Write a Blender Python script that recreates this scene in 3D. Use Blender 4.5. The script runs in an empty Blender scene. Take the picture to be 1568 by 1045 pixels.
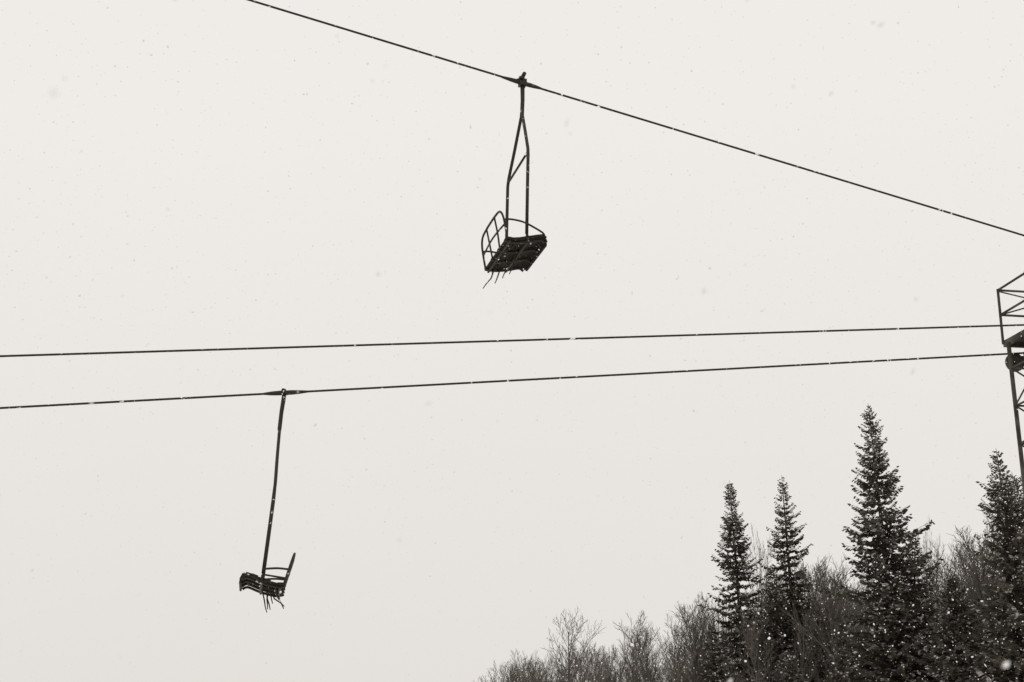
import bpy, math, random
from mathutils import Vector, Matrix
random.seed(7)
scene = bpy.context.scene

# ------------------------------------------------------------------ materials
def new_mat(name, rough=0.8):
    m = bpy.data.materials.new(name); m.use_nodes = True
    nt = m.node_tree; b = nt.nodes['Principled BSDF']
    b.inputs['Roughness'].default_value = rough
    if 'Specular IOR Level' in b.inputs: b.inputs['Specular IOR Level'].default_value = 0.25
    return m, nt, b

def noise_mat(name, c1, c2, scale, lo=0.35, hi=0.65, rough=0.8, bump=0.0, detail=4.0):
    m, nt, b = new_mat(name, rough)
    tc = nt.nodes.new('ShaderNodeTexCoord')
    n = nt.nodes.new('ShaderNodeTexNoise'); n.inputs['Scale'].default_value = scale
    n.inputs['Detail'].default_value = detail
    r = nt.nodes.new('ShaderNodeValToRGB')
    r.color_ramp.elements[0].position = lo; r.color_ramp.elements[0].color = (*c1, 1)
    r.color_ramp.elements[1].position = hi; r.color_ramp.elements[1].color = (*c2, 1)
    nt.links.new(tc.outputs['Object'], n.inputs['Vector'])
    nt.links.new(n.outputs['Fac'], r.inputs['Fac'])
    nt.links.new(r.outputs['Color'], b.inputs['Base Color'])
    if bump:
        bp = nt.nodes.new('ShaderNodeBump'); bp.inputs['Strength'].default_value = bump
        nt.links.new(n.outputs['Fac'], bp.inputs['Height'])
        nt.links.new(bp.outputs['Normal'], b.inputs['Normal'])
    return m

M_cable = noise_mat('steel_cable', (.024, .018, .012), (.74, .72, .69), 13, .645, .69, .7, detail=3)
M_steel = noise_mat('painted_steel', (.024, .018, .012), (.62, .60, .57), 17, .66, .72, .6, detail=3)
M_slat = noise_mat('seat_slats_wood', (.018, .013, .009), (.6, .58, .55), 19, .655, .72, .85, .3)
M_tower = noise_mat('tower_steel', (.032, .026, .019), (.10, .09, .075), 3, .4, .7, .7)
M_needle = noise_mat('needles', (.040, .033, .025), (.140, .125, .103), 1.8, .35, .68, .9)
M_frost = noise_mat('needles_frosted', (.22, .205, .18), (.70, .68, .64), 2.5, .35, .7, .9)
M_bark = noise_mat('bark', (.060, .051, .041), (.165, .148, .127), 1.2, .35, .68, .95)
M_dbark = noise_mat('dark_bark', (.035, .029, .022), (.075, .065, .052), 2, .35, .68, .95)
M_snowg = noise_mat('snow_ground', (.74, .73, .72), (.84, .83, .82), .3, .3, .7, .9, .2)
M_flake = noise_mat('snowflake', (.84, .82, .79), (.90, .88, .85), 3)

# ------------------------------------------------------------------ mesh tools
class MB:
    def __init__(s): s.v = []; s.f = []; s.m = []
    def face(s, idx, mat=0): s.f.append(idx); s.m.append(mat)
    def quad(s, a, b, c, d, mat=0):
        n = len(s.v); s.v += [tuple(a), tuple(b), tuple(c), tuple(d)]; s.face((n, n+1, n+2, n+3), mat)
    def tube(s, pts, rad, seg=8, mat=0, smooth=0, cap=True):
        pts = [Vector(p) for p in pts]
        rads = list(rad) if isinstance(rad, (list, tuple)) else [rad]*len(pts)
        if smooth and len(pts) > 2:
            np_, nr = [], []
            for i in range(len(pts)-1):
                p0 = pts[max(i-1, 0)]; p1 = pts[i]; p2 = pts[i+1]; p3 = pts[min(i+2, len(pts)-1)]
                for k in range(smooth):
                    t = k/smooth
                    np_.append(.5*((2*p1)+(p2-p0)*t+(2*p0-5*p1+4*p2-p3)*t*t+(3*p1-p0-3*p2+p3)*t**3))
                    nr.append(rads[i]*(1-t)+rads[i+1]*t)
            np_.append(pts[-1]); nr.append(rads[-1]); pts, rads = np_, nr
        base = len(s.v); u = None
        for i, p in enumerate(pts):
            t = (pts[min(i+1, len(pts)-1)]-pts[max(i-1, 0)])
            if t.length < 1e-9: t = Vector((0, 0, 1))
            t.normalize()
            if u is None:
                ref = Vector((0, 0, 1)) if abs(t.z) < .9 else Vector((1, 0, 0))
                u = t.cross(ref).normalized()
            else:
                u = (u - t*u.dot(t))
                u = u.normalized() if u.length > 1e-6 else t.orthogonal().normalized()
            w = t.cross(u)
            for k in range(seg):
                a = 2*math.pi*k/seg
                s.v.append(tuple(p+(u*math.cos(a)+w*math.sin(a))*rads[i]))
        for i in range(len(pts)-1):
            for k in range(seg):
                a = base+i*seg+k; b = base+i*seg+(k+1) % seg
                s.face((a, b, b+seg, a+seg), mat)
        if cap:
            s.face(tuple(base+k for k in range(seg))[::-1], mat)
            s.face(tuple(base+(len(pts)-1)*seg+k for k in range(seg)), mat)
    def box(s, c, sx, sy, sz, rot=None, mat=0):
        n = len(s.v); c = Vector(c)
        for dx in (-.5, .5):
            for dy in (-.5, .5):
                for dz in (-.5, .5):
                    o = Vector((dx*sx, dy*sy, dz*sz))
                    if rot: o = rot @ o
                    s.v.append(tuple(c+o))
        for q in ((0, 1, 3, 2), (4, 6, 7, 5), (0, 4, 5, 1), (2, 3, 7, 6), (0, 2, 6, 4), (1, 5, 7, 3)):
            s.face(tuple(n+i for i in q), mat)
    def mesh(s, name, mats, smooth=False):
        me = bpy.data.meshes.new(name); me.from_pydata(s.v, [], s.f)
        for m in mats: me.materials.append(m)
        me.polygons.foreach_set('material_index', s.m)
        if smooth: me.polygons.foreach_set('use_smooth', [True]*len(s.f))
        me.update(); return me

def obj(name, me, parent=None, loc=(0, 0, 0), rot=(0, 0, 0), sc=(1, 1, 1)):
    o = bpy.data.objects.new(name, me); scene.collection.objects.link(o)
    o.location = loc; o.rotation_euler = rot; o.scale = sc
    if parent: o.parent = parent
    return o

# ------------------------------------------------------------------ terrain
def sm(t): t = max(0., min(1., t)); return t*t*(3-2*t)
def ground(x, y):
    return (2.4*sm((y-26)/34)*sm((x+14)/26) + .12*math.sin(x*.31+1)*math.cos(y*.23)
            + .05*math.sin(x*1.1)*math.sin(y*.9)) * (1 if abs(x) < 400 else .3) - .05
b = MB()
def axis():
    a = [i*2.0 for i in range(-60, 61)]
    e = [140, 170, 220, 300, 450, 700, 1100, 1700]
    return [-q for q in reversed(e)]+a+e
xs = axis(); ys = axis()
for y in ys:
    for x in xs: b.v.append((x, y, ground(x, y)))
W = len(xs)
for j in range(len(ys)-1):
    for i in range(W-1): b.face((j*W+i, j*W+i+1, (j+1)*W+i+1, (j+1)*W+i))
obj('snowy_ground', b.mesh('snowy_ground', [M_snowg], True))

# ------------------------------------------------------------------ cables
def cable(name, a, c, sag, r):
    a = Vector(a); c = Vector(c); bb = MB(); pts = []
    for i in range(81):
        t = i/80; p = a.lerp(c, t); p.z -= sag*4*t*(1-t); pts.append(p)
    bb.tube(pts, r, 8); return obj(name, bb.mesh(name, [M_cable], True))
G1 = Vector((.16, 19.80, 11.59)); D1 = Vector((.964, .264, -.190))
G2 = Vector((-3.34, 20.27, 6.82)); D2 = Vector((.986, .165, .098))
cable('haul_cable', G1-D1*38, G1+D1*22.3, .0, .0165)
cable('haul_cable', G2-D2*30, G2+D2*12.3, .0, .0160)
c3a = Vector((-6.58, 17.6, 6.63)); c3b = Vector((7.6, 20.2, 7.84)); d3 = c3b-c3a
cable('haul_cable', c3a-d3*1.8, c3a+d3*1.16, .0, .0145)

# ------------------------------------------------------------------ chair
def chair_parts():
    P = {}
    g = MB()                                             # cable grip
    g.tube([(-.33, 0, 0), (-.2, 0, 0), (-.1, 0, 0), (.1, 0, 0), (.2, 0, 0), (.3, 0, 0)],
           [.018, .030, .036, .036, .030, .018], 8)
    P['grip_sleeve'] = g
    k = MB()
    k.box((0, 0, 0), .11, .12, .10); k.box((-.03, -.02, .05), .06, .08, .07)
    k.tube([(0, 0, -.05), (.005, 0, .08), (.02, 0, .15)], [.045, .03, .024], 8)
    k.tube([(.02, -.05, .14), (.02, .05, .14)], .032, 8)
    k.tube([(-.06, 0, -.02), (-.08, 0, .06)], .018, 6)
    P['grip_clamp'] = k
    h = MB()                                             # hanger: stem + two-legged bail
    h.tube([(0, 0, -.03), (0, 0, -.30), (-.012, 0, -.56)], [.034, .031, .031], 10)
    for y in (-.6, .6):
        h.tube([(0, y*.02, -.30), (-.014, y*.06, -.56), (-.045, y*.52, -.98), (-.078, y*.94, -1.36), (-.086, y, -1.48), (-.10, y, -2.0),
                (-.117, y, -2.72)], [.022, .024, .024, .024, .024, .024, .024], 10)
    h.tube([(-.082, -.57, -1.42), (-.082, .57, -1.42)], .018, 8)
    P['hanger'] = h
    s = MB()                                             # slatted seat
    Wd = .67
    prof = [(-.43, -2.83), (-.33, -2.84), (-.24, -2.828), (-.15, -2.805), (-.06, -2.785), (.03, -2.762), (.115, -2.748)]
    for i in range(6):
        (x0, z0), (x1, z1) = prof[i], prof[i+1]
        ang = math.atan2(z1-z0, x1-x0); L = math.hypot(x1-x0, z1-z0)
        e = [.03, -.04, .02, -.07, .03, -.02][i]
        s.box(((x0+x1)/2, e/2, (z0+z1)/2), L-.004, 2*Wd+e, .034, Matrix.Rotation(-ang, 3, 'Y'))
    for i, (x, z, a, ln) in enumerate(((.140, -2.764, .7, .05), (.166, -2.805, 1.2, .05), (.173, -2.850, 1.55, .045))):   # rolled front lip
        s.box((x, -.02*i, z), ln, 2*Wd-.02-.12*i, .028, Matrix.Rotation(a, 3, 'Y'))
    P['seat'] = s
    f = MB()                                             # frame below the seat
    for y in (-.60, -.2, .2, .60):
        f.tube([(-.45, y, -2.84), (-.33, y, -2.875), (-.1, y, -2.845), (.08, y, -2.80), (.15, y, -2.84)], .020, 6, smooth=3)
    f.tube([(-.117, -.62, -2.74), (-.117, -.62, -2.86), (-.117, .62, -2.86), (-.117, .62, -2.74)], .022, 8)
    f.tube([(-.38, -.66, -2.88), (-.38, .66, -2.88)], .017, 8)
    P['seat_frame'] = f
    k = MB()                                             # backrest of bent tube
    k.tube([(-.42, .66, -2.84), (-.45, .665, -2.66), (-.48, .64, -2.49), (-.50, .52, -2.385), (-.505, .25, -2.36), (-.505, 0, -2.355),
            (-.505, -.25, -2.36), (-.50, -.52, -2.385), (-.48, -.64, -2.49), (-.45, -.665, -2.66), (-.42, -.66, -2.84)], .0165, 8, smooth=4)
    for y in (-.24, .24):
        k.tube([(-.42, y*.9, -2.84), (-.455, y, -2.62), (-.505, y, -2.37)], .014, 8, smooth=3)
    k.tube([(-.455, -.65, -2.62), (-.475, 0, -2.60), (-.455, .65, -2.62)], .014, 8, smooth=4)
    P['backrest'] = k
    a = MB()                                             # arm loops
    for y in (-.66, .66):
        a.tube([(-.475, y, -2.56), (-.36, y, -2.545), (-.18, y, -2.57), (-.02, y, -2.64), (.10, y*1.02, -2.715), (.135, y, -2.765)], .015, 8, smooth=4)
    P['armrests'] = a
    a = MB()                                             # short arms between hanger and backrest
    for y in (-.62, .62):
        a.tube([(-.465, y, -2.62), (-.30, y, -2.625), (-.11, y, -2.66)], .015, 8, smooth=4)
        a.tube([(-.44, y, -2.745), (-.12, y, -2.735)], .013, 8)
    P['short_armrests'] = a
    d = MB()                                             # loose slats hanging from the foot bar
    for (y, x, dx, dz, yy, q) in ((.58, -.30, -.17, -.33, .05, .01), (.50, -.22, -.09, -.27, .03, -.01), (.35, -.30, -.10, -.18, 0, .02),
                               (-.1, -.12, -.13, -.34, 0, -.02), (-.35, -.22, -.03, -.27, -.02, .01), (.05, -.20, -.09, -.32, .10, .01), (-.5, -.28, -.20, -.19, .05, .03)):
        d.tube([(x, y, -2.83), (x+dx*.35+q, y+yy*.4, -2.83+dz*.5), (x+dx*.75, y+yy*.9, -2.83+dz*.8), (x+dx, y+yy, -2.83+dz)], [.012, .011, .009, .007], 6)
    P['hanging_slats'] = d
    return P
parts = chair_parts(); meshes = {}
for n, mb in parts.items():
    meshes[n] = mb.mesh(n, [M_slat if n in ('seat',) else M_steel], n in ('hanger', 'backrest', 'armrests'))
def chair(loc, yaw, swing, slope, flat, skip, roll=0.0):
    e = bpy.data.objects.new('chairlift_chair', None); scene.collection.objects.link(e)
    e.location = loc; e.rotation_euler = (roll, swing, yaw)
    for n, me in meshes.items():
        if n == skip: continue
        o = obj(n, me, e)
        if n == 'grip_sleeve': o.rotation_euler = (0, slope-swing, 0)
        if n == 'grip_clamp': o.scale = (1, 1, flat)
chair(G1, math.radians(14.5), 0.0, math.atan(.19), 1, 'short_armrests', math.radians(-1.2))
chair(G2, math.radians(10.0+180), math.radians(-6.4), math.atan(.098), .30, 'armrests')

# ------------------------------------------------------------------ tower
def tower(loc, yaw, hgt, name='lift_tower'):
    # local frame: x along the line, -y towards the near lane; z=0 is the platform deck
    e = bpy.data.objects.new(name, None); scene.collection.objects.link(e)
    e.location = loc; e.rotation_euler = (0, 0, yaw)
    L = MB(); bot = -hgt
    lx = (-.10, .95); ly = (-.30, -1.35)
    def leg(x, y, z):
        k = -z/hgt
        return (x+(.10*k if x < .4 else -.10*k), y, z)
    for x in lx:
        for y in ly: L.tube([leg(x, y, -.12), leg(x, y, bot)], .034, 6)
    z = -.55; step = 0.62; flip = False
    while z > bot+.5:
        z2 = z-step
        cs = [(lx[0], ly[0]), (lx[1], ly[0]), (lx[1], ly[1]), (lx[0], ly[1])]
        for i in range(4):
            p, q = cs[i], cs[(i+1) % 4]
            L.tube([leg(*p, z), leg(*q, z)], .018, 5)
            if flip: p, q = q, p
            L.tube([leg(*p, z), leg(*q, z2)], .015, 5)
        flip = not flip; z = z2
    obj('lattice_mast', L.mesh('lattice_mast', [M_tower]), e)
    D = MB()
    for i in range(6): D.box((.02+i*.21+.1, -1.3, 0), .19, 2.7, .035)
    D.box((.03, -1.3, -.059), .05, 2.7, .08); D.box((1.25, -1.3, -.059), .05, 2.7, .08)
    D.box((.64, .02, -.059), 1.16, .05, .08); D.box((.64, -2.62, -.059), 1.16, .05, .08)
    obj('platform', D.mesh('platform', [M_tower]), e)
    R = MB(); cs = [(0, .04), (1.28, .04), (1.28, -2.64), (0, -2.64)]
    for i in range(4):
        p, q = cs[i], cs[(i+1) % 4]
        n = 1 if i % 2 == 0 else 3
        for zz in (.88, .45): R.tube([(*p, zz), (*q, zz)], .019, 6)
        for k in range(n):
            x = p[0]+(q[0]-p[0])*k/n; y = p[1]+(q[1]-p[1])*k/n
            x2 = p[0]+(q[0]-p[0])*(k+1)/n; y2 = p[1]+(q[1]-p[1])*(k+1)/n
            R.tube([(x, y, -.05), (x, y, .90)], .022, 6)
            R.tube([(x, y, .45), (x2, y2, .86)], .013, 5)
    obj('railing', R.mesh('railing', [M_tower]), e)
    S = MB()
    S.box((.5, -1.25, -.20), .14, 2.9, .16)
    for yl in (-.12, -2.35):
        for x in (-.02, .34, .70, 1.06):
            c = (x+.10, yl, -.40)
            S.tube([(c[0], yl-.035, c[2]), (c[0], yl-.03, c[2]), (c[0], yl+.03, c[2]), (c[0], yl+.035, c[2])], [.15, .155, .155, .15], 18)
            S.tube([(c[0], yl-.07, c[2]), (c[0], yl+.07, c[2])], .035, 8)
        S.box((.66, yl+.06, -.36), 1.3, .025, .11); S.box((.66, yl-.06, -.36), 1.3, .025, .11)
        S.box((.5, yl, -.32), .08, .09, .07)
    obj('sheave_assembly', S.mesh('sheave_assembly', [M_tower]), e)
tower((8.05, 22.33, 8.22), math.atan2(.165, .986), 8.6)
tower((20.9, 25.75, 7.75), math.atan2(.264, .964), 7.2)

# ------------------------------------------------------------------ spruces
def spruce_mesh(h, rb, seed, dens=1.0):
    R = random.Random(seed); mb = MB()
    bend = R.uniform(-.008, .008)
    def cx(z): return bend*h*max(0, z/h-.4)
    mb.tube([(0, 0, -.5), (0, 0, h*.4), (cx(h*.8), 0, h*.8), (cx(h), 0, h)], [h*.013, h*.009, h*.0035, .006], 7, 1)
    z = h*.985
    ph = [R.uniform(0, 6.28) for _ in range(4)]
    while z > h*.04:
        f = 1-z/h
        prof = rb*((f/.75)**.74 if f < .75 else 1+.15*(f-.75))
        tier = R.uniform(.74, 1.10)
        nb = 3 if f < .03 else (6 if f < .15 else 10)
        if f > .04 and R.random() < .10: nb -= 3
        a0 = R.uniform(0, 6.28)
        for i in range(nb):
            az = a0+i*6.283/nb+R.uniform(-.45, .45)
            lobe = 1+.13*math.sin(az*2+ph[0]+f*9)+.10*math.sin(az*3+ph[1]-f*17)
            L = max(.07, prof*tier*lobe*R.uniform(.5, 1.15))
            d = Vector((math.cos(az), math.sin(az), 0)); sd = Vector((-d.y, d.x, 0))
            rise = .50-1.35*min(f, .5) + R.uniform(-.18, .18)
            base = Vector((cx(z), 0, z+R.uniform(-.05, .05)))
            def pt(p): return base + d*L*p + Vector((0, 0, L*(rise*p - .22*p + .42*p*p*p)))
            if L > .4: mb.tube([pt(0), pt(.5), pt(.95)], [.018, .012, .005], 3, 1, cap=False)
            n = max(2, int((3+L*8.0)*dens))
            frosty = .12+.32*R.random()**2
            for k in range(n):
                p = ((k+.6)/n)**.7
                c = pt(p)
                for sgn in (-1, 1):
                    if R.random() < .1: continue
                    tl = (.07+.22*L*(1-p*.65))*R.uniform(.6, 1.25)
                    tl = min(tl, .32)
                    dr = (d*R.uniform(.4, 1.0)+sd*sgn*R.uniform(.35, 1.0)+Vector((0, 0, R.uniform(-.55, .35)))).normalized()
                    w = tl*R.uniform(.18, .30)+.008
                    up = Vector((R.uniform(-.5, .5), R.uniform(-.5, .5), 1))
                    side = dr.cross(up).normalized()*w
                    m = 2 if R.random() < frosty else 0
                    q = c+dr*tl*.5
                    mb.quad(c, q+side, c+dr*tl, q-side, m)
                    vs = Vector((R.uniform(-.3, .3), R.uniform(-.3, .3), -1))*w*1.0
                    mb.quad(c, q+vs, c+dr*tl*.95, q-vs*.5, m if R.random() < .4 else 0)
                if L > .3 and R.random() < .24:      # small pads of lying snow
                    a = R.uniform(.03, .085); e2 = c+Vector((0, 0, .03))
                    mb.quad(e2-d*a, e2+sd*a*.7, e2+d*a*1.3, e2-sd*a*.8, 2)
        z -= (.10+.16*min(1, f*3))*R.uniform(.6, 1.3)*(h/13)**.3
    return mb.mesh('spruce', [M_needle, M_dbark, M_frost])
def spruce(X, Y, top, rb, seed, dens=1.0, lean=2.0):
    lean = math.radians(lean)
    gz = ground(X, Y); h = top-gz
    return obj('spruce_tree', spruce_mesh(h, rb, seed, dens), None, (X+h*math.sin(lean), Y, gz), (0, -lean, 0))
spruce(12.9, 50, 13.95, 2.0, 3, 1.1)
spruce(8.98, 58, 12.64, 1.65, 11)
spruce(11.1, 58, 12.84, 1.55, 23)
spruce(16.0, 46, 11.45, 1.85, 31, 1.05)
spruce(16.85, 47.3, 10.9, 2.0, 37)
spruce(14.6, 52, 9.6, 1.7, 41, 1, .8)
spruce(10.35, 57, 9.0, 1.2, 43)
spruce(11.9, 56.5, 7.6, 1.5, 47)
spruce(7.7, 56, 6.6, 1.2, 53)
spruce(14.1, 47, 6.4, 1.5, 59)
spruce(11.1, 49, 5.6, 1.4, 61)
spruce(15.4, 50, 7.8, 1.7, 67)
spruce(9.4, 50, 5.2, 1.3, 71)

# ------------------------------------------------------------------ bare trees
def bare_mesh(seed, th0=.5, lv=3, nmain=15, low=.25):
    R = random.Random(seed); mb = MB(); h = 6.0
    def grow(p, d, L, r, lev):
        n = (7, 4, 3, 2)[lev]
        pts = [p]; q = p; dd = d.copy()
        wob = (.06, .16, .22, .25)[lev]
        for i in range(n):
            dd = (dd+Vector((R.uniform(-wob, wob), R.uniform(-wob, wob), R.uniform(0, .14)))).normalized()
            q = q+dd*L/n; pts.append(q)
        rr = [max((.010, .008, .006, .005)[lev], r*(1-.8*i/n)) for i in range(n+1)]
        mb.tube(pts, rr, 5 if lev == 0 else 3, 0, cap=False)
        if lev >= lv: return
        nc = (nmain, 8, 5)[lev]
        for i in range(nc):
            lo = low if lev == 0 else .18
            t = lo+(1-lo)*(i+R.random())/nc
            a = min(int(t*n), n-1); fr = t*n-a
            b0 = pts[a].lerp(pts[a+1], fr)
            dseg = (pts[a+1]-pts[a]).normalized()
            az = i*2.4+R.uniform(-.5, .5); th = th0*R.uniform(.75, 1.4)
            ax = dseg.orthogonal().normalized(); ax.rotate(Matrix.Rotation(az, 3, dseg))
            nd = dseg.copy(); nd.rotate(Matrix.Rotation(th, 3, ax)); nd.z += .12; nd.normalize()
            if lev == 0: l2 = h*.40*math.sin(math.pi*(.22+.66*(t-lo)/(1-lo)))*R.uniform(.75, 1.15)
            else: l2 = L*R.uniform(.32, .52)*(1.2-.6*t)
            grow(b0, nd, l2, max(.008, rr[a]*.65), lev+1)
    grow(Vector((0, 0, -.2)), Vector((0, 0, 1)), h, h*.014, 0)
    zs = sorted(v[2] for v in mb.v); k = h/zs[-1]
    mb.v = [(x*k, y*k, z*k) for x, y, z in mb.v]
    return mb.mesh('bare_tree', [M_bark])
variants = [bare_mesh(100+i, (.62, .50, .55, .42, .66, .5)[i], 3, (17, 14, 15, 12, 18, 15)[i], (.3, .25, .2, .35, .28, .15)[i]) for i in range(6)]
def bare(X, Y, top, v, name='bare_tree', parent=None, wide=1.0):
    gz = ground(X, Y)-.1; s = (top-gz)/6.0
    return obj(name, variants[v], parent, (X, Y, gz), (0, 0, random.uniform(0, 6.28)), (s*wide, s*wide, s))
bare(2.35, 60, 7.7, 4, wide=.95)
bare(19.0, 54, 11.9, 4)
bare(17.9, 55, 10.8, 2)
bare(10.3, 61, 11.4, 3, wide=.5)
bare(18.3, 62, 11.9, 3, wide=.35)
bare(13.3, 60, 9.9, 4)
bare(4.9, 61, 7.6, 1)
bare(7.8, 61, 8.3, 4)
prof = [(-3, 4.2), (-1.5, 4.8), (0, 6.0), (1.2, 6.2), (2.3, 6.5), (3.5, 6.4), (5, 7.0), (6.5, 7.2), (7.7, 8.1), (10, 8.7), (12, 9.5), (13.1, 10.2),
        (14.6, 9.7), (17, 9.7), (19, 10.8), (20.5, 11.5), (22, 11.0), (28, 11), (40, 11)]
def canopy(x):
    for (a, ha), (c, hc) in zip(prof, prof[1:]):
        if x < c: return ha+(hc-ha)*max(0, (x-a)/(c-a))
    return prof[-1][1]
thick = bpy.data.objects.new('distant_trees', None); scene.collection.objects.link(thick)
rt = random.Random(5); n = 0
for i in range(430):
    Y = rt.uniform(54, 78); x62 = rt.uniform(-2.5, 32)
    k = Y/62; X = x62*k
    top = 1.7+(canopy(x62)-1.7)*k
    f = rt.uniform(.72, 1.04) if rt.random() < .55 else rt.uniform(.40, .7)
    gz = ground(X, Y); top = gz+(top-gz)*f
    if top-gz < .8: continue
    bare(X, Y, top, rt.randrange(6), 'tree_%d' % n, thick, rt.uniform(.75, 1.1)); n += 1

# ------------------------------------------------------------------ falling snow
rs = random.Random(99); sb = MB()
def flake(x, y, z, r):
    n = len(sb.v)
    ax = Vector((rs.gauss(0, 1), rs.gauss(0, 1), rs.gauss(0, 1))).normalized()
    u = ax.orthogonal().normalized(); w = ax.cross(u); c = Vector((x, y, z))
    a, bb, cc = r*rs.uniform(.7, 1.5), r*rs.uniform(.6, 1.1), r*rs.uniform(.4, 1)
    for v in (ax*a, -ax*a, u*bb, -u*bb, w*cc, -w*cc): sb.v.append(tuple(c+v))
    for q in ((0, 2, 4), (0, 4, 3), (0, 3, 5), (0, 5, 2), (1, 4, 2), (1, 3, 4), (1, 5, 3), (1, 2, 5)):
        sb.face(tuple(n+i for i in q))
for i in range(36000):
    flake(rs.uniform(-22, 26), rs.uniform(13, 48), rs.uniform(0, 17), rs.uniform(.007, .016) if rs.random() < .95 else rs.uniform(.016, .032))
for i in range(2200):
    flake(rs.uniform(-4, 4), rs.uniform(1.2, 9), rs.uniform(0, 6), rs.uniform(.002, .0042))
for i in range(200):
    flake(rs.uniform(-1.6, 1.6), rs.uniform(.8, 2.4), rs.uniform(1.0, 3.4), rs.uniform(.0035, .006))
obj('falling_snow', sb.mesh('falling_snow', [M_flake]))

# ------------------------------------------------------------------ world / light
w = bpy.data.worlds.new('World'); scene.world = w; w.use_nodes = True
nt = w.node_tree; bg = nt.nodes['Background']; bg.inputs['Strength'].default_value = .1
sky = nt.nodes.new('ShaderNodeTexSky'); sky.sky_type = 'NISHITA'; sky.sun_disc = False
sky.sun_elevation = math.radians(50); sky.sun_rotation = math.radians(200)
hs = nt.nodes.new('ShaderNodeHueSaturation'); hs.inputs['Saturation'].default_value = 0
nt.links.new(sky.outputs['Color'], hs.inputs['Color'])
tc = nt.nodes.new('ShaderNodeTexCoord'); sp = nt.nodes.new('ShaderNodeSeparateXYZ')
nt.links.new(tc.outputs['Generated'], sp.inputs['Vector'])
mr = nt.nodes.new('ShaderNodeMapRange'); mr.inputs['From Min'].default_value = 0; mr.inputs['From Max'].default_value = .5
nt.links.new(sp.outputs['Z'], mr.inputs['Value'])
ns = nt.nodes.new('ShaderNodeTexNoise'); ns.inputs['Scale'].default_value = 2.2; ns.inputs['Detail'].default_value = 3
nt.links.new(tc.outputs['Generated'], ns.inputs['Vector'])
ad = nt.nodes.new('ShaderNodeMath'); ad.operation = 'MULTIPLY_ADD'; ad.inputs[1].default_value = .30
nt.links.new(ns.outputs['Fac'], ad.inputs[0]); nt.links.new(mr.outputs['Result'], ad.inputs[2])
ramp = nt.nodes.new('ShaderNodeValToRGB')
ramp.color_ramp.elements[0].position = 0.05; ramp.color_ramp.elements[0].color = (.745, .712, .678, 1)
ramp.color_ramp.elements[1].position = 1.1; ramp.color_ramp.elements[1].color = (.858, .830, .800, 1)
nt.links.new(ad.outputs[0], ramp.inputs['Fac'])
sc = nt.nodes.new('ShaderNodeVectorMath'); sc.operation = 'SCALE'; sc.inputs['Scale'].default_value = 10
nt.links.new(ramp.outputs['Color'], sc.inputs[0])
s2 = nt.nodes.new('ShaderNodeVectorMath'); s2.operation = 'SCALE'; s2.inputs['Scale'].default_value = .02
nt.links.new(hs.outputs['Color'], s2.inputs[0])
av = nt.nodes.new('ShaderNodeVectorMath'); av.operation = 'ADD'
nt.links.new(sc.outputs[0], av.inputs[0]); nt.links.new(s2.outputs[0], av.inputs[1])
nt.links.new(av.outputs[0], bg.inputs['Color'])
sd = bpy.data.lights.new('sun', 'SUN'); sd.energy = .5; sd.angle = math.radians(25); sd.color = (1, .96, .90)
so = bpy.data.objects.new('sun', sd); scene.collection.objects.link(so)
so.rotation_euler = (math.radians(40), 0, math.radians(-20))

# ------------------------------------------------------------------ camera
cd = bpy.data.cameras.new('camera'); cd.lens = 50; cd.sensor_width = 36; cd.clip_start = .1; cd.clip_end = 4000
cd.dof.use_dof = True; cd.dof.focus_distance = 28; cd.dof.aperture_fstop = 6.3
co = bpy.data.objects.new('camera', cd); scene.collection.objects.link(co)
co.location = (0, 0, 1.7); co.rotation_euler = (math.radians(90)+math.asin(.28), 0, 0)
scene.camera = co
scene.view_settings.view_transform = 'Standard'; scene.view_settings.look = 'None'
scene.view_settings.exposure = 0
